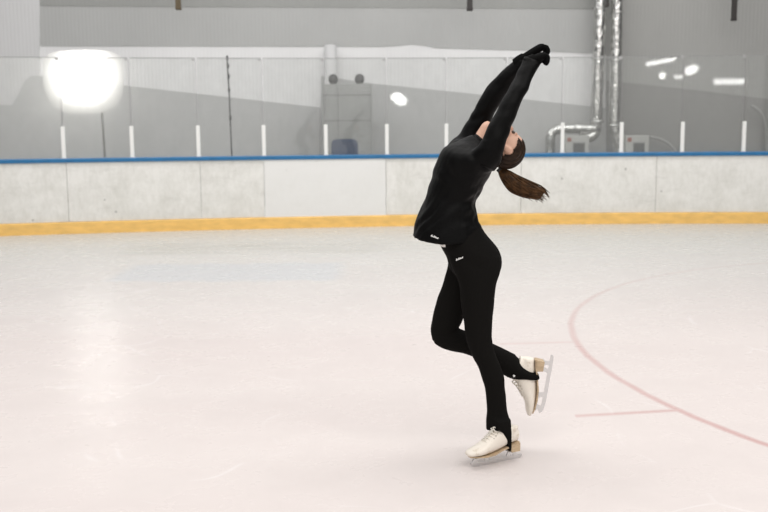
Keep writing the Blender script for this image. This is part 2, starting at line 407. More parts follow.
glab = {1: 'clear sheet of rink glass at the left edge of the picture', 2: 'clear sheet of rink glass in front of the glaring lamp', 3: 'clear sheet of rink glass between the glaring lamp and the hook shaped glint',
        4: 'clear sheet of rink glass in front of the tall dark cable', 5: 'clear sheet of rink glass just left of the grey cabinet', 6: 'clear sheet of rink glass in front of the grey cabinet and navy chair', 7: 'clear sheet of rink glass with the big bright reflection, left of the skater',
        8: 'clear sheet of rink glass directly left of the skater\'s raised arms', 9: 'clear sheet of rink glass behind the skater\'s hands', 10: 'clear sheet of rink glass in front of the two foil pipes',
        11: 'clear sheet of rink glass with the slanted streak reflection', 12: 'clear sheet of rink glass with the oval and the wide flat reflections', 13: 'clear sheet of rink glass at the right edge of the picture'}
PANES = []
for i in range(len(posts) - 1):
    if not 1 <= i <= 13: continue
    x0, x1 = posts[i], posts[i + 1]
    p0, _, o0 = board_frame(x0); p1, _, _ = board_frame(x1)
    t = (p1 - p0).normalized(); o = Vector((-t.y, t.x, 0)); wd = (p1 - p0).length / 2 - .012; cc = (p0 + p1) / 2 + o * .06
    yw = Matrix.Rotation({6: -.034, 10: -.027, 12: .027, 13: .056}.get(i, 0), 3, 'Z'); t = yw @ t; o = yw @ o; p0 = cc - t * wd; p1 = cc + t * wd
    wd = (p1 - p0).length; rot = Matrix((t, o, Vector((0, 0, 1)))).transposed(); cc = (p0 + p1) / 2
    PANES.append((cc, o, i))
    bm = bmesh.new(); prism(bm, [p0 + Vector((0, 0, 1.15)), p1 + Vector((0, 0, 1.15)), p1 + Vector((0, 0, 2.65)), p0 + Vector((0, 0, 2.65))], o * .010)
    g = finish('rink_glass', bm, M['glass']); tag(g, glab.get(i), 'glass sheet', 'glass sheets above the boards')
    bm = bmesh.new(); box(bm, p1 - t * .022 - o * .0085 + Vector((0, 0, 2.64)), (.05, .016, .05), rot, .008)
    if 1 <= i <= 13: finish('corner_clip', bm, M['clip'], g)
    bm = bmesh.new(); box(bm, p1 + t * .006 + o * .005 + Vector((0, 0, 2.12)), (.006, .012, 1.0), rot); finish('seam_gasket', bm, M['seam'], g)
    bm = bmesh.new(); box(bm, cc + o * .005 + Vector((0, 0, 2.655)), (wd, .014, .012), rot); finish('top_edge', bm, M['seam'], g)

# ------------------------------------------------------------------ lamp on a stand behind the glass
LY = 15.48
lc = P(86, 78.5, LY)
t = thing('flood_lamp', 'glaring rectangular white lamp on a thin stand behind the glass', 'lamp', (lc.x, LY, WALK))
Lo = Vector((lc.x, LY, WALK)); hz = lc.z - WALK
def softbox(y, gx, gz, th):
    out = []
    for k in range(40):
        a = 2 * PI * k / 40; x = gx * math.copysign(abs(math.cos(a)) ** .55, math.cos(a)); z = gz * math.copysign(abs(math.sin(a)) ** (.4 if math.sin(a) > 0 else .9), math.sin(a))
        out.append(Vector((x * (1 if z > 0 else 1 + z * .25), y, hz + z)))
    bm = bmesh.new(); prism(bm, out, Vector((0, th, 0))); return bm
def sheet_mat():
    m = bpy.data.materials.new('softbox_fabric'); m.use_nodes = True; nt = m.node_tree; nt.nodes.clear()
    o = nt.nodes.new('ShaderNodeOutputMaterial'); a = nt.nodes.new('ShaderNodeBsdfTranslucent'); b = nt.nodes.new('ShaderNodeBsdfTransparent'); x = nt.nodes.new('ShaderNodeMixShader')
    a.inputs[0].default_value = (.95, .94, .92, 1); x.inputs[0].default_value = .55
    nt.links.new(b.outputs[0], x.inputs[1]); nt.links.new(a.outputs[0], x.inputs[2]); nt.links.new(x.outputs[0], o.inputs[0]); return m
finish('housing', softbox(.03, .42, .31, .10), M['housing'], t)
finish('lamp_panel', softbox(0, .42, .31, .02), emis('lamp_glow', (1, .985, .95), 10), t)
q = bmesh.new(); c0_ = q.verts.new((0, -.16, hz)); ringv = []
for k in range(48):
    a = 2 * PI * k / 48; ringv.append(q.verts.new((.64 * math.copysign(abs(math.cos(a)) ** .6, math.cos(a)), -.13, hz + (.44 if math.sin(a) > 0 else .56) * math.copysign(abs(math.sin(a)) ** (.4 if math.sin(a) > 0 else .9), math.sin(a)))))
for k in range(48): q.faces.new((ringv[k], ringv[(k + 1) % 48], c0_))
finish('diffuser', q, sheet_mat(), t)
pb = P(103, 158, LY) - Lo; pt = P(99, 98, LY) - Lo
bm = bmesh.new(); tube(bm, [(pb.x, .12, .45), (pt.x, .12, hz - .3)], .018); finish('pole', bm, M['pole'], t)
for k in range(3):
    a = k * 2 * PI / 3 + .3; bm = bmesh.new(); tube(bm, [(pb.x, .12, .5), (pb.x + .4 * math.cos(a), .12 + .4 * math.sin(a), .012)], .012); finish('leg', bm, M['pole'], t)

# ------------------------------------------------------------------ things behind the glass
def at(px, Y): return P(px[0], px[1], Y)
# cabinet
c0 = P(322.5, 84, 17.2); c1 = P(371.5, 84, 17.2); H = c0.z - WALK; W = c1.x - c0.x
t = thing('metal_cabinet', 'tall grey cabinet behind the glass with two dark domes on top', 'cabinet', ((c0.x + c1.x) / 2, 17.45, WALK))
bm = bmesh.new(); box(bm, (0, 0, H / 2), (W, .5, H), None, .01); finish('body', bm, M['cabinet'], t)
bm = bmesh.new(); box(bm, (-W * .33, -.258, H * .5), (W * .26, .02, H * .94), None, .004); finish('door', bm, M['cabinet'], t)
bm = bmesh.new(); box(bm, (W * .135, -.258, H * .5), (W * .63, .02, H * .94), None, .004); finish('door', bm, M['cabinet'], t)
for zz in (.20, .65): bm = bmesh.new(); box(bm, (0, -.262, H - zz), (W * .96, .02, .02)); finish('shelf_edge', bm, M['cabinet_edge'], t)
for s, nm in ((333, 'left'), (359.5, 'right')):
    p = P(s, 81, 17.35); bm = bmesh.new(); r = .088
    ell(bm, Vector((0, 0, .07)), ((r, 0, 0), (0, r, 0), (0, 0, r * 1.05))); box(bm, (0, 0, -.0), (.12, .12, .03))
    q = finish('dark_dome', bm, M['dark_ball'], None, True); q.location = (p.x, 17.4, c0.z + .022)
    tag(q, 'dark round dome on the %s half of the grey cabinet top' % nm, 'dome', 'dark domes on the cabinet')
# navy chair
t0 = P(331, 139, 15.95); t1 = P(358, 139, 15.95); cw = t1.x - t0.x; topz = t0.z - WALK
t = thing('plastic_chair', 'navy chair with rounded backrest rising just above the blue rail', 'chair', ((t0.x + t1.x) / 2, 16.1, WALK))
pl = [Vector((cw / 2 * math.copysign(abs(math.cos(a)) ** .38, math.cos(a)), -.165, topz - .25 + .25 * math.copysign(abs(math.sin(a)) ** .38, math.sin(a)))) for a in [2 * PI * k / 48 for k in range(48)]]
bm = bmesh.new(); prism(bm, pl, Vector((0, .035, 0)))
finish('backrest', bm, M['navy'], t)
bm = bmesh.new(); box(bm, (0, .07, topz - .52), (cw, .44, .04), None, .015); finish('seat', bm, M['navy'], t)
for a in (-1, 1):
    for b_ in (-.12, .26):
        bm = bmesh.new(); tube(bm, [(a * cw * .42, b_, topz - .53), (a * cw * .46, b_ * 1.1, .0)], .014); finish('leg', bm, M['steel_leg'], t)
# foil pipes
def pipe(name, label, pts, r, sub=8):
    bm = bmesh.new(); tube(bm, smooth_path(pts, sub), r, 20); o = finish(name, bm, M['foil'], None, True); tag(o, label, 'pipe', 'shiny foil wrapped pipes'); return o
PY = 17.95
def PP(u, v, Y=PY): return P(u, v, Y)
r1 = .115
pipe('foil_pipe', 'left foil wrapped pipe that bends left near the floor behind the glass', [PP(601.5, -60), PP(600.5, 0), PP(599, 40), PP(597.5, 80), PP(596.5, 112), PP(596, 122)], r1)
o = bpy.data.objects['foil_pipe']
bm = bmesh.new(); tube(bm, smooth_path([PP(596, 119), PP(595.5, 130), PP(592, 136), PP(585, 138.5), PP(580, 139)], 6), .10, 20); finish('elbow', bm, M['foil'], o, True)
bm = bmesh.new(); tube(bm, smooth_path([PP(597, 129, PY - .02), PP(580, 128.5, PY - .02), PP(562, 128.8, PY - .02), PP(554, 131, PY - .02), PP(550.5, 137, PY - .02), PP(550, 150, PY - .02), PP(550, 165, PY - .02)], 6), .095, 20); finish('side_branch', bm, M['foil'], o, True)
for v in (123, 60, 10):
    bm = bmesh.new(); tube(bm, [PP(598 - (v - 60) * .02, v), PP(598 - (v - 60) * .02, v - 2.5)], r1 * 1.09, 20); finish('pipe_collar', bm, M['foil'], o, True)
pipe('foil_pipe', 'right foil wrapped pipe running straight down beside the electrical box', [PP(618, -60), PP(617, 0), PP(616.3, 40), PP(615.5, 80), PP(614.5, 112), PP(614.5, 128), PP(617, 140), PP(620, 160)], r1 * .95)
o2 = bpy.data.objects['foil_pipe.001']
for v in (127, 62, 14):
    bm = bmesh.new(); tube(bm, [PP(616 - (v - 60) * .018, v), PP(616 - (v - 60) * .018, v - 2.5)], r1 * 1.05, 20); finish('pipe_collar', bm, M['foil'], o2, True)
# electrical boxes
for (u0, u1, lab) in ((565.5, 589, 'pale electrical box with dark window under the foil pipe elbow'), (626, 648.5, 'pale electrical box with dark window right of the foil pipes')):
    a = P(u0, 135.5, 17.3); b = P(u1, 156, 17.3); ww = b.x - a.x; hh = a.z - WALK
    t = thing('electrical_box', lab, 'box', ((a.x + b.x) / 2, 17.42, WALK), 'pale electrical boxes behind the boards')
    bm = bmesh.new(); box(bm, (0, 0, hh / 2), (ww, .24, hh), None, .012); finish('body', bm, M['ebox'], t)
    bm = bmesh.new(); box(bm, (.03, -.124, hh - .24), (ww * .46, .012, .20), None, .003); finish('window', bm, M['ewin'], t)
    bm = bmesh.new(); box(bm, (-ww * .34, -.124, hh - .075), (.07, .012, .07), None, .003); finish('warning_sticker', bm, M['red'], t)
    bm = bmesh.new(); box(bm, (.03, -.122, hh - .24), (ww * .54, .01, .25), None, .003); finish('window_frame', bm, M['cabinet'], t)
# hanging brackets
def bracket(u0, u1, v, lab, material, hook=False):
    Y = 17.7; a = P(u0, v, Y); b = P(u1, v, Y); tp = P((u0 + u1) / 2, -90, Y)
    bm = bmesh.new(); box(bm, ((a.x + b.x) / 2, Y, (a.z + tp.z) / 2), (b.x - a.x, .08, tp.z - a.z), None, .006)
    box(bm, ((a.x + b.x) / 2, Y, a.z + .03), ((b.x - a.x) * 1.12, .10, .03), None, .004)
    if hook: prism(bm, [P(u1 - 1, 5, Y), P(u1 + 5, -4, Y), P(u1 + 5, -10, Y), P(u1 - 1, -3, Y)], Vector((0, .06, 0)))
    tag(finish('hanging_bracket', bm, material), lab, 'bracket', 'brackets hanging from above')
bracket(176, 181, 10, 'brownish bracket end hanging at the top, right of the lamp', M['brown_bracket'])
bracket(467, 472.5, 11, 'dark bracket end hanging at the top above the skater', M['bracket'])
bracket(731.5, 736, 21, 'longest dark bracket with a side arm, hanging at top right', M['bracket'], True)
bracket(605.5, 608.5, 7, 'small dark bracket end between the tops of the two foil pipes', M['bracket'])
# cables
def cable(pts, r, lab, knots=()):
    bm = bmesh.new(); cy = board_y(P(pts[1][0], pts[1][1], 15).x) + .098
    tube(bm, smooth_path([P(u, v, cy) for u, v in pts], 4), r, 8)
    for (u, v) in knots: ell(bm, P(u, v, cy), ((.02, 0, 0), (0, .02, 0), (0, 0, .045)), 10)
    tag(finish('hanging_cable', bm, M['cable'], None, True), lab, 'cable', 'dark cables at the glass')
cable([(227, 56), (228, 75), (229, 90), (230.2, 120), (231.8, 156)], .011, 'long dark knotted cable hanging down the glass left of the cabinet', [(227.2, 58), (227.9, 66), (228.6, 76), (229, 90), (230.3, 118)])
# faint glass reflections at right, built as grey tubes
def reflection_arc(pts, r, lab):
    bm = bmesh.new(); tube(bm, smooth_path([P(u, v, 18.15) for u, v in pts], 6), r, 10); tag(finish('grey_reflection_arc', bm, M['reflection_arc'], None, True), lab, 'reflection_arc', 'glass reflections built as pale arcs')
reflection_arc([(650, 137), (660, 139), (670, 145), (676, 153), (679, 165)], .028, 'pale glass reflection built as a tube, curving down right of the right electrical box')
reflection_arc([(752, 106), (760, 112), (765, 122), (767, 138), (768, 165)], .035, 'pale glass reflection built as a tube, curving down at the right edge of the picture')

# ------------------------------------------------------------------ hall lamps behind the viewer, seen as reflections in the panes
def mirror_lamp(u, v, wpx, hpx, dist, ang, lab, strength, lens=False):
    best = min(PANES, key=lambda q: abs(proj(q[0] + Vector((0, 0, 2)))[0] - u)); cc, nn, _ = best
    d = ray(u, v); d.normalize(); k = (cc - EYEP).dot(nn) / d.dot(nn); hit = EYEP + d * k
    rd = d - 2 * d.dot(nn) * nn; tot = k + dist; p = hit + rd * dist
    sx_, sz_ = wpx / F_PX * tot, hpx / F_PX * tot
    bm = bmesh.new()
    side = Vector((0, 0, 1)).cross(rd).normalized(); upv = rd.cross(side).normalized()
    rot = Matrix((side, rd, upv)).transposed() @ Matrix.Rotation(ang, 3, 'Y')
    if lens: ell(bm, p, (rot @ Vector((sx_ / 2, 0, 0)), rot @ Vector((0, .05, 0)), rot @ Vector((0, 0, sz_ / 2))), 16)
    else: box(bm, p, (sx_, .06, sz_), rot, .02)
    o = finish('hall_lamp', bm, emis('hall_lamp_glow', (1, .99, .97), strength * .6)); tag(o, lab, 'lamp', 'hall lamps behind the viewer')
mirror_lamp(399, 99, 17, 11, 18, .45, 'broad hall lamp reflected as the bright oval left of the skater', 26, True)
mirror_lamp(661, 61.5, 27, 3.2, 18, -.17, 'slim tube lamp reflected as the slanted streak above the electrical boxes', 26)
mirror_lamp(662.5, 75.5, 6, 6, 18, 0, 'small round hall lamp reflected below the slanted streak', 30, True)
mirror_lamp(679, 77, 8, 3, 18, 0, 'very small hall lamp reflected beside the post line', 22)
mirror_lamp(691, 70, 14, 8, 18, -.4, 'oval hall lamp reflected in the right pane', 28, True)
mirror_lamp(731, 81.5, 30, 5, 18, 0, 'long flat hall lamp reflected near the right edge', 20)

# ------------------------------------------------------------------ the skater
foot = Vector((.545, 4.43, 0))
person = thing('person', 'person in black jacket and leggings figure skating on one leg, arms raised, back arched', 'person', foot)
person_parts = []
YC = 4.53
def ring(a, b, Y, dh, sag=0, n=28, grow=0.0, pw=1.0, scale=1.0):
    A = P(a[0], a[1], Y); B = P(b[0], b[1], Y); c = (A + B) / 2; h = (B - A) / 2
    if scale != 1: h = h * scale; dh = dh * scale
    if grow: h = h.normalized() * (h.length + grow); dh += grow
    out = []
    for k in range(n):
        t = 2 * PI * k / n; ct, st = math.cos(t), math.sin(t)
        out.append(c + h * math.copysign(abs(ct) ** pw, ct) + Vector((0, dh * math.copysign(abs(st) ** pw, st), -sag * abs(st))))
    return out
def densify(rows, sub=4):            # smooth interpolation of (L,R,Y,dh,sag) rows
    q = [Vector((*r[0], *r[1])) for r in rows]; e = [Vector((r[2], r[3], r[4] if len(r) > 4 else 0)) for r in rows]
    out = []
    def cr(a, b, c, d, t): return .5 * ((2 * b) + (c - a) * t + (2 * a - 5 * b + 4 * c - d) * t * t + (3 * b - a - 3 * c + d) * t ** 3)
    n = len(rows)
    for i in range(n - 1):
        for k in range(sub):
            t = k / sub; j = [max(i - 1, 0), i, i + 1, min(i + 2, n - 1)]
            a = cr(*[q[x] for x in j], t); b = cr(*[e[x] for x in j], t); out.append(((a[0], a[1]), (a[2], a[3]), b[0], b[1], b[2]))
    a, b = q[-1], e[-1]; out.append(((a[0], a[1]), (a[2], a[3]), b[0], b[1], b[2])); return out
def limb(bm, rows, grow=0.0, scale=1.0, sub=4):
    loft(bm, [ring(r[0], r[1], r[2], r[3], r[4], grow=grow, scale=scale) for r in densify(rows, sub)])

TORSO = [((412.8, 235.5), (482.5, 234), YC, .160, .028), ((413.6, 232.5), (482, 232), YC, .160, .022), ((417, 220), (480, 224), YC, .150, .012), ((423.5, 204), (475.5, 213), YC, .135), ((427.5, 193), (475, 203), YC, .13),
         ((431, 182), (479, 193), YC, .138), ((434, 171), (484, 183), YC, .150), ((437, 160), (489.5, 175), YC, .165), ((441, 152), (493, 170), YC, .178), ((447, 146.5), (496, 167), YC, .170), ((456, 141.5), (498, 163), YC, .13),
         ((466, 138), (497, 160), YC, .085), ((473.5, 135.2), (496, 156), YC, .068)]
NEARARM = [((466, 158), (494, 172), 4.42, .07), ((474, 150), (499.5, 162), 4.385, .066), ((480, 143.5), (502, 152.5), 4.37, .058), ((485.5, 133), (506, 141), 4.37, .052), ((491.3, 121.5), (511.5, 127), 4.38, .050), ((496.6, 110.5), (516.8, 112), 4.39, .048),
           ((502, 100.5), (521.5, 102), 4.40, .047), ((508, 89.5), (527, 91), 4.42, .045), ((513.6, 79.5), (531.6, 81), 4.44, .041), ((519, 69.5), (535.5, 72.5), 4.465, .037), ((522.8, 61), (539, 66), 4.48, .034), ((525, 56), (541.5, 62), 4.49, .033)]
FARARM = [((444, 152), (478, 170), 4.64, .07), ((450, 143), (480, 155), 4.68, .064), ((461, 132.5), (484, 141), 4.69, .058), ((470, 117), (491.5, 120), 4.68, .052), ((474, 109.5), (495, 112), 4.67, .05), ((480, 98.5), (502, 102), 4.66, .049),
          ((487.5, 86.5), (507, 93), 4.65, .046), ((500, 74), (514, 82), 4.63, .042), ((512.5, 62), (523, 71), 4.61, .036), ((518, 57.5), (527, 66), 4.6, .034)]
PELVIS = [((434, 226), (480, 224), YC, .13), ((438, 238), (486, 234), YC, .145), ((441.5, 248), (497, 247), YC, .163), ((447, 258), (501.6, 258), YC, .168), ((449.5, 268), (500.5, 269), YC, .160), ((456, 276), (494, 278), YC, .13)]
NEARLEG = [((449, 255), (500, 256), 4.455, .08), ((450.5, 263), (501.3, 263), 4.45, .085), ((453.8, 272), (500.3, 271), 4.445, .085), ((459.3, 286), (495.7, 286), 4.44, .083), ((461, 306), (494, 306), 4.44, .078), ((463.8, 322), (492.2, 325), 4.44, .068),
           ((466.3, 341), (492.3, 340), 4.44, .060), ((472.5, 356.5), (495.5, 353), 4.445, .056), ((478, 367.5), (500.5, 366), 4.45, .056), ((482.3, 380), (504, 377), 4.455, .055), ((485.3, 390), (505.2, 390), 4.46, .051), ((486.8, 409), (506.8, 409), 4.465, .046),
           ((486.2, 419), (509.8, 419), 4.465, .054), ((486.2, 429.5), (510, 426), 4.465, .056)]
NEARSTIRRUP = [((486.2, 424), (510, 421), 4.465, .056), ((489, 430), (510, 429), 4.463, .056), ((495.5, 433), (509.5, 437), 4.46, .055), ((500.5, 442), (508.3, 443), 4.457, .054), ((502.8, 450.5), (507.3, 449.5), 4.456, .050)]
FARTHIGH = [((449, 256), (485, 262), 4.60, .08), ((446.8, 270), (482, 276), 4.61, .085), ((441.8, 286.5), (476, 290), 4.615, .08), ((437, 300), (469.5, 304), 4.62, .074), ((432.3, 318), (463, 319), 4.62, .066), ((430.6, 330), (459, 327), 4.62, .060), ((432.2, 340), (452, 336), 4.62, .05)]
FARSHIN = [((437.5, 327), (434.5, 343), 4.62, .05), ((447, 326.5), (443.5, 348.6), 4.62, .058), ((458, 328.3), (455, 351.6), 4.62, .06), ((469, 332), (466, 353.8), 4.62, .058), ((482, 338.5), (476, 358.5), 4.62, .056), ((494, 344.3), (489, 366), 4.62, .053), ((506, 350), (501, 373.3), 4.62, .050), ((516, 354.5), (510.5, 378.5), 4.62, .050)]
FARSTIRRUP = [((512, 353), (507, 377), 4.62, .050), ((517.5, 357), (513.5, 379), 4.62, .052), ((522.5, 363.5), (520.5, 379.5), 4.62, .053), ((530, 369.3), (529, 379.6), 4.62, .052), ((538.5, 373), (538.5, 379), 4.62, .046)]

# --- head frame
HC = P(504.5, 148, YC)
hu = Vector((.835, 0, -.55)).normalized(); hn = Vector((.55, 0, .835)).normalized(); hl = Vector((0, -1, 0))   # crown, face, towards the viewer
yaw = Matrix.Rotation(math.radians(-6), 3, hu); hn = yaw @ hn; hl = yaw @ hl
def HP(a, n, l): return HC + hu * a + hn * n + hl * l
def hell(bm, a, n, l, ra, rn, rl, seg=24): ell(bm, HP(a, n, l), (hu * ra, hn * rn, hl * rl), seg)
# --- hands
def hand(bm, W, K, back, lat, curl, scale=1.0, grow=0.0, thumbside=1):
    """wrist W, knuckle centre K, back = outward normal of back of hand, lat = across the knuckles."""
    d = (K - W).normalized(); r = []
    for t_, hw, ht in ((-.25, .024, .022), (0, .026, .021), (.35, .034, .019), (.75, .041, .017), (1.0, .041, .014), (1.08, .036, .010)):
        c = W.lerp(K, t_); r.append([c + lat * ((hw + grow) * math.cos(2 * PI * k / 16)) + back * ((ht + grow) * math.sin(2 * PI * k / 16)) for k in range(16)])
    loft(bm, r)
    for j, (off, ln) in enumerate(((-.030, .072), (-.010, .080), (.010, .076), (.029, .060))):
        off *= thumbside; p = K + lat * off - d * .008; dd = d.copy(); pts = [p]; ang = 0
        for s_, c_ in ((.42, curl[0]), (.32, curl[1]), (.26, curl[2])):
            ang += c_ + .06 * j; dv = d * math.cos(ang) - back * math.sin(ang); dv = (dv + lat * off * 1.2).normalized()
            p = p + dv * ln * s_ * scale; pts.append(p)
        sp = smooth_path(pts, 4); n_ = len(sp) - 1
        rad = [(.0098 - .0028 * i / n_ + grow) for i in range(n_ + 1)]; tube(bm, sp, rad, 10)
        ell(bm, sp[-1], tuple(Vector(v) * (rad[-1]) for v in ((1, 0, 0), (0, 1, 0), (0, 0, 1))), 10)
    s = -thumbside; p = W.lerp(K, .25) + lat * s * .022
    pts = [p, p + lat * s * .022 + d * .022 - back * .008, p + lat * s * .030 + d * .048 - back * .020, p + lat * s * .024 + d * .070 - back * .030]
    sp = smooth_path(pts, 4); n_ = len(sp) - 1; rad = [(.0125 - .004 * i / n_ + grow) for i in range(n_ + 1)]; tube(bm, sp, rad, 10)
    ell(bm, sp[-1], tuple(Vector(v) * rad[-1] for v in ((1, 0, 0), (0, 1, 0), (0, 0, 1))), 10)
def vpx(a, b): return (P(b[0], b[1], YC) - P(a[0], a[1], YC)).normalized()
lat = Vector((.18, -1, .05)).normalized()
Wn, Kn = P(532.5, 61, 4.49), P(543.5, 55.5, 4.50)
Wf, Kf = P(522.5, 60, 4.60), P(541, 47, 4.57)
def backof(W, K, la):
    d = (K - W).normalized(); b = la.cross(d); b.normalize()
    return -b if b.x > 0 else b
HN = dict(W=Wn, K=Kn, back=backof(Wn, Kn, lat), lat=lat, curl=(.65, .8, .5), thumbside=1, scale=.62)
HF = dict(W=Wf, K=Kf, back=backof(Wf, Kf, lat), lat=lat, curl=(.5, 1.0, .9), thumbside=1, scale=.85)

# --- body, one continuous skin surface
bm = bmesh.new()
for rows in (TORSO[:-2], PELVIS, NEARLEG, FARTHIGH, FARSHIN): limb(bm, rows, scale=.80)
for rows in (NEARARM, FARARM): limb(bm, rows, scale=.72)
limb(bm, [((468, 146), (497, 165), YC, .075), ((474, 136.5), (495, 157), YC, .060), ((478.5, 129.5), (499, 151), YC, .055), ((483, 123), (503, 147), YC, .054), ((488, 120.5), (507, 143), YC, .052)])
hell(bm, .015, .0, 0, .083, .088, .070, 32)                       # cranium
hell(bm, .020, .028, 0, .062, .058, .062)                         # forehead
hell(bm, -.052, .036, 0, .060, .050, .052)                        # face
hell(bm, -.088, .050, 0, .030, .034, .034)                        # jaw
hell(bm, -.103, .068, 0, .014, .016, .018)                        # chin
for s in (-1, 1):
    hell(bm, -.030, .060, s * .034, .022, .020, .020)             # cheek
    hell(bm, .006, .078, s * .024, .008, .012, .024, 16)          # brow
    hell(bm, .006, -.010, s * .078, .030, .017, .013, 16)         # ear
    hell(bm, -.020, -.004, s * .076, .011, .010, .010, 12)         # ear lobe
    hell(bm, -.052, .092, s * .009, .007, .009, .008, 12)         # nostril
hell(bm, -.034, .094, 0, .026, .014, .009, 16); hell(bm, -.049, .104, 0, .010, .012, .010, 16)   # nose
hell(bm, -.070, .082, 0, .006, .012, .018, 12); hell(bm, -.079, .080, 0, .006, .011, .016, 12)   # lips
hand(bm, grow=-.0015, **HN); hand(bm, grow=-.0015, **HF)
# feet inside the boots
def skate_frame(kind):
    if kind == 'stand':
        A = Vector((.403, 4.353, 0)); B = Vector((.672, 4.498, 0)); o = (A + B) / 2; x = (A - B).normalized(); z = Vector((0, 0, 1))
    else:
        A = P(543.8, 413, 4.62); B = P(554.3, 355.5, 4.62); o = (A + B) / 2; x = (A - B).normalized(); z = Vector((0, -1, 0)).cross(x).normalized()
        if z.x > 0: z = -z
    y = z.cross(x).normalized(); mt = Matrix((x, y, z)).transposed().to_4x4(); mt.translation = o; return mt
SK = {k: skate_frame(k) for k in ('stand', 'raised')}
FOOT = [(-.095, .10, .15, .026), (-.06, .085, .17, .030), (-.01, .075, .16, .030), (.04, .068, .125, .034), (.09, .062, .10, .036), (.125, .062, .088, .028)]
def footrings(rows, grow=0):
    out = []
    for x, z0, z1, hw in rows:
        zc, hz_ = (z0 + z1) / 2, (z1 - z0) / 2 + grow
        out.append([Vector((x, (hw + grow) * math.cos(2 * PI * k / 20), zc + hz_ * math.sin(2 * PI * k / 20))) for k in range(20)])
    return out
for k in SK: loft(bm, [[SK[k] @ v for v in r] for r in footrings(FOOT)])
body = remesh('body', bm, .0045, M['skin'], None, it=5)
person_parts.append(body)

# --- eyes
for s in (-1, 1):
    bm = bmesh.new(); hell(bm, -.010, .079, s * .027, .010, .009, .013, 14); person_parts.append(finish('eye', bm, M['iris'], None, True))
# --- jacket
def fold(co):
    u, v = proj(co); x = co
    a = 0
    waist = math.exp(-((v - 212) / 22) ** 2)
    a += waist * .0035 * math.sin((v * .7 + u * .38 + 14 * noise.noise(x * 5)) * .6)
    up_ = math.exp(-((v - 160) / 22) ** 2); a += up_ * .004 * math.sin((u * .8 - v * .35 + 12 * noise.noise(x * 6)) * .35)
    if v < 140: a += .0015 * math.sin((v * .8 + u * .35 + 12 * noise.noise(x * 9)) * .4)
    return a + .004 * noise.noise(x * 14) + (.005 * noise.noise(x * 28) if u > 462 and 185 < v < 228 else 0)
bm = bmesh.new(); limb(bm, TORSO, grow=.003); limb(bm, NEARARM, grow=.002); limb(bm, FARARM, grow=.002)
ell(bm, P(484, 159, 4.42), ((.065, 0, 0), (0, .065, 0), (0, 0, .065))); ell(bm, P(462, 152, 4.645), ((.065, 0, 0), (0, .065, 0), (0, 0, .065)))
jacket = remesh('jacket', bm, .006, M['jacket'], None, it=5, wrinkle=fold); person_parts.append(jacket)
jacket['label'] = 'black long sleeved zip jacket'
bm = bmesh.new(); limb(bm, [((472, 137.5), (497, 159), YC, .070), ((475.3, 134), (497, 155), YC, .066), ((476, 133), (496, 154), YC, .060)]); jc = remesh('collar', bm, .004, M['jacket'], jacket, it=3)
bm = bmesh.new(); limb(bm, [((436, 234), (483, 233), YC, .13), ((439.9, 246.5), (486, 237), YC, .14)]); person_parts.append(remesh('undershirt_hem', bm, .006, M['white_cloth'], None, it=2))
person_parts[-1]['label'] = 'white strip of undershirt showing below the jacket hem'
# --- leggings
def knit(co): return .0025 * noise.noise(co * 16)
bm = bmesh.new()
for rows in (PELVIS, NEARLEG, FARTHIGH, FARSHIN, FARSTIRRUP): limb(bm, rows)
SR = [(.215, -.070, .022, .044), (.185, -.070, .021, .045), (.168, -.069, .016, .046), (.158, -.068, -.010, .0465), (.14, -.068, -.018, .0465), (.11, -.066, -.036, .045), (.08, -.064, -.048, .044), (.062, -.063, -.053, .043), (.052, -.062, -.055, .040)]
loft(bm, [[SK['stand'] @ Vector(((x0 + x1) / 2 + (x1 - x0) / 2 * math.copysign(abs(math.cos(t)) ** .7, math.cos(t)), hw * math.copysign(abs(math.sin(t)) ** .7, math.sin(t)), z)) for t in [2 * PI * k / 28 for k in range(28)]] for z, x0, x1, hw in SR])
ell(bm, P(443, 334, 4.62), ((.058, 0, 0), (0, .055, 0), (0, 0, .060)))
leg = remesh('leggings', bm, .0055, M['leggings'], None, it=5, wrinkle=knit); person_parts.append(leg); leg['label'] = 'black high waisted stirrup leggings'
bm = bmesh.new(); q = P(514, 376, 4.567); ell(bm, q, ((.006, 0, 0), (0, .004, 0), (0, 0, .006)), 12); sb = finish('snap_button', bm, M['white_cloth'], leg, True); sb['label'] = 'small white snap on the ankle of the lifted leg'
# --- gloves
for h, nm in ((HN, 'near'), (HF, 'far')):
    bm = bmesh.new(); hand(bm, grow=.0034, **h)
    d = (h['K'] - h['W']).normalized(); tube(bm, [h['W'] - d * .04, h['W'] - d * .01, h['W'] + d * .015], [.030, .0315, .029], 18)
    person_parts.append(remesh('glove', bm, .0028, M['glove'], None, it=3))
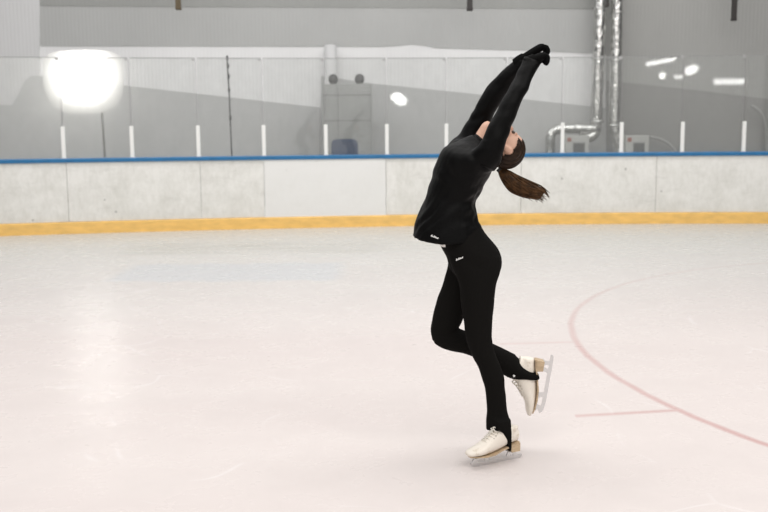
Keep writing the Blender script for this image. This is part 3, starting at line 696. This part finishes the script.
# --- little white marks on jacket and leggings
def logo(a, b, Y, hgt, parent):
    A, B = P(a[0], a[1], 4.3), P(b[0], b[1], 4.3); d = B - A; bm = bmesh.new(); n_ = 6
    from mathutils.bvhtree import BVHTree
    bv = BVHTree.FromPolygons([v.co for v in parent.data.vertices], [p.vertices[:] for p in parent.data.polygons])
    def on(p):
        dr = (p - EYEP).normalized(); hit = bv.ray_cast(EYEP, dr); q = hit[0] if hit[0] is not None else p
        return q - dr * .0015
    up_ = Vector((0, 0, 1)).cross(Vector((0, 1, 0))); upv = Vector((-d.z, 0, d.x)).normalized()
    for k in range(n_):
        s0 = A + d * (k / n_); s1 = A + d * ((k + .78) / n_); sl = d.normalized() * hgt * .35
        hh = hgt * (.75 if k % 2 else 1)
        q = [on(s0), on(s1), on(s1 + upv * hh + sl), on(s0 + upv * hh + sl)]
        if k % 3 == 1: q = [q[0], q[1], q[1].lerp(q[2], .5), q[0].lerp(q[3], .5)]
        prism(bm, q, Vector((0, .001, 0)))
    bv0 = on(A - d * .02); prism(bm, [on(A), on(B), on(B + upv * hgt * .42), on(A + upv * hgt * .42)], Vector((0, .001, 0)))
    o = finish('white_logo', bm, M['white_cloth'], parent); return o
logo((430.6, 236.2), (438.0, 239.0), 4.4, .009, jacket)
logo((456.2, 260.8), (463.2, 258.0), 4.4, .009, leg)
def snap(px, r, parent):
    pass
# --- ponytail and hair
bm = bmesh.new(); hell(bm, .018, -.003, 0, .084, .090, .077, 40); hell(bm, -.030, -.050, 0, .050, .046, .058)
r_ = []
for v in bm.verts:
    q = v.co - HC; a, n, l = q.dot(hu), q.dot(hn), q.dot(hl)
hair = remesh('hair', bm, .004, M['hair'], None, it=3)
bm = bmesh.new(); bm.from_mesh(hair.data); kill = []
for v in bm.verts:
    q = v.co - HC; a, n, l = q.dot(hu), q.dot(hn), q.dot(hl)
    line = .026 + .006 * math.sin(n * 60)
    if abs(l) < .045 and n > .03: line = .045
    if n > -.042 and a < line - max(0, -n - .01) * .5: kill.append(v)
    elif a < -.075 or ((a - .004) / .032) ** 2 + ((n + .010) / .021) ** 2 < 1: kill.append(v)
    else: v.co += (v.normal * .0018 * math.sin(l * 420 + 2 * noise.noise(v.co * 20)))
bmesh.ops.delete(bm, geom=kill, context='VERTS')
ext = bmesh.ops.solidify(bm, geom=bm.faces[:], thickness=.004)
bm.to_mesh(hair.data); bm.free(); person_parts.append(hair)
for p in hair.data.polygons: p.use_smooth = True
TAIL = [((502.5, 167.5), (498.5, 171.5), YC, .014), ((505.5, 169), (499.2, 175), YC, .020), ((510.5, 171.2), (502, 181), YC, .028), ((520.4, 176.6), (509, 190.5), YC, .036), ((532, 182), (518.4, 195.5), YC, .036), ((541, 186), (530, 198.8), YC, .032), ((546, 189.5), (538.5, 200.3), YC, .026)]
bm = bmesh.new(); limb(bm, TAIL, scale=.86)
tail = remesh('ponytail', bm, .004, M['hair_tail'], None, it=2); person_parts.append(tail); tail['label'] = 'brown ponytail swinging out behind'
bm = bmesh.new(); D = densify(TAIL, 3)
for s in range(230):
    th = random.uniform(0, 2 * PI); rr = math.sqrt(random.uniform(.3, 1.12)); pts = []
    endi = random.randint(len(D) - 6, len(D)); ph = random.uniform(0, 6)
    for i, r in enumerate(D[:endi]):
        A = P(*r[0], r[2]); B = P(*r[1], r[2]); c = (A + B) / 2; h = (B - A) / 2
        k = th + .25 * math.sin(i * .35 + ph)
        pts.append(c + h * rr * math.cos(k) + Vector((0, r[3] * rr * math.sin(k), 0)))
    d = (pts[-1] - pts[-2]).normalized(); drop = random.uniform(0, .018)
    if s % 3 == 0 or endi == len(D): pts.append(pts[-1] + d * random.uniform(.005, .030) + Vector((0, 0, -drop)))
    rad = [.0020] * (len(pts) - 1) + [.0005]
    tube(bm, pts, rad, 5)
finish('strands', bm, M['hair_tail'], tail, True)
bm = bmesh.new(); tube(bm, [P(498.5, 168.5, YC), P(501.5, 171.5, YC)], .015, 16); finish('hair_band', bm, M['cable'], tail, True)

# --- skates
def skate(kind, lab):
    mt = SK[kind]; o = None
    bm = bmesh.new()
    BR = [(-.122, .098, .150, .020), (-.112, .093, .160, .030), (-.08, .088, .170, .035), (-.04, .078, .172, .037), (.0, .066, .172, .038), (.04, .058, .150, .040), (.075, .055, .124, .043), (.11, .055, .104, .043), (.145, .057, .094, .036), (.165, .060, .084, .026), (.173, .064, .078, .014)]
    loft(bm, footrings(BR))
    sh = []
    for z, x0, x1, hw in ((.11, -.118, .01, .034), (.14, -.119, .015, .036), (.155, -.120, .014, .037), (.168, -.122, .008, .037), (.176, -.123, .004, .037)):
        sh.append([Vector(((x0 + x1) / 2 + (x1 - x0) / 2 * math.cos(2 * PI * k / 24), hw * math.sin(2 * PI * k / 24), z + .012 * math.cos(2 * PI * k / 24) * (z - .1) / .1)) for k in range(24)])
    loft(bm, sh)
    for v in bm.verts: v.co.z = max(v.co.z, .0 )
    boot = remesh('ice_skate', bm, .0045, M['leather'], None, it=4); boot.data.transform(mt); boot['label'] = lab
    # sole and stacked heel
    bm = bmesh.new(); pl = []
    top = [(-.118, .094), (-.06, .082), (-.02, .070), (.03, .059), (.08, .056), (.13, .057), (.158, .061)]
    outl = lambda x: .034 if x < -.03 else (.028 if x < 0 else .038 - max(0, x - .08) * .32)
    rings = []
    for x, z in top:
        w_ = outl(x) * (.75 if abs(x) > .11 and x < 0 else 1); rings.append([Vector((x, -w_, z - .007)), Vector((x, w_, z - .007)), Vector((x, w_, z)), Vector((x, -w_, z))])
    loft(bm, rings)
    prism(bm, [Vector((-.119, -.033, .088)), Vector((-.062, -.033, .078)), Vector((-.068, -.030, .048)), Vector((-.116, -.030, .048))], Vector((0, .064, 0)))
    for v in bm.verts: v.co = mt @ v.co
    so = finish('sole', bm, M['sole'], boot)
    # blade
    bm = bmesh.new(); hw = .0022
    bot = [(-.150, .008), (-.145, .002), (-.10, .0), (0, -.0), (.08, .0), (.118, .003), (.128, .006), (.133, .004), (.138, .010), (.144, .009), (.148, .017), (.152, .019), (.150, .026)]
    topl = [(.140, .030), (.128, .024), (.10, .020), (0, .019), (-.10, .019), (-.150, .018)]
    prism(bm, [Vector((x, -hw, z)) for x, z in bot + topl], Vector((0, 2 * hw, 0)))
    for poly in ([(.118, .018), (.142, .026), (.130, .048), (.106, .048)], [(.045, .018), (.065, .018), (.078, .048), (.052, .048)],
                 [(-.115, .017), (-.098, .017), (-.094, .046), (-.113, .046)], [(-.075, .017), (-.055, .017), (-.066, .046), (-.086, .046)]):
        prism(bm, [Vector((x, -hw * 1.2, z)) for x, z in poly], Vector((0, 2.4 * hw, 0)))
    box(bm, (.090, 0, .0475), (.095, .050, .004)); box(bm, (-.090, 0, .0465), (.055, .044, .004))
    for v in bm.verts: v.co = mt @ v.co
    bl = finish('blade', bm, M['blade'], boot)
    # laces and tongue
    bm = bmesh.new(); prof = [(.075, .125), (.060, .136), (.046, .147), (.034, .158), (.024, .170), (.016, .182)]
    for i, (x, z) in enumerate(prof):
        tube(bm, [(x - .006, -.024, z - .008), (x + .002, -.012, z + .001), (x + .002, .012, z + .001), (x - .006, .024, z - .008)], .0028, 6)
        if i: 
            xp, zp = prof[i - 1]
            for s in (-1, 1): tube(bm, [(xp, s * .014, zp + .002), (x, -s * .014, z + .002)], .0022, 6)
    for v in bm.verts: v.co = mt @ v.co
    finish('laces', bm, M['lace'], boot, True)
    for i, (x, z) in enumerate(prof):
        for s in (-1, 1):
            bm = bmesh.new(); ell(bm, mt @ Vector((x - .010, s * .029, z - .012)), ((.0035, 0, 0), (0, .0035, 0), (0, 0, .0035)), 8); finish('eyelet', bm, M['eyelet'], boot, True)
    person_parts.append(boot)
skate('stand', 'worn ivory figure skate standing on the ice'); skate('raised', 'worn ivory figure skate lifted behind, toe down')

# parts keep their world positions under the person's empty
inv = Matrix.Translation(-foot)
for o in person_parts:
    o.parent = person; o.location = -foot
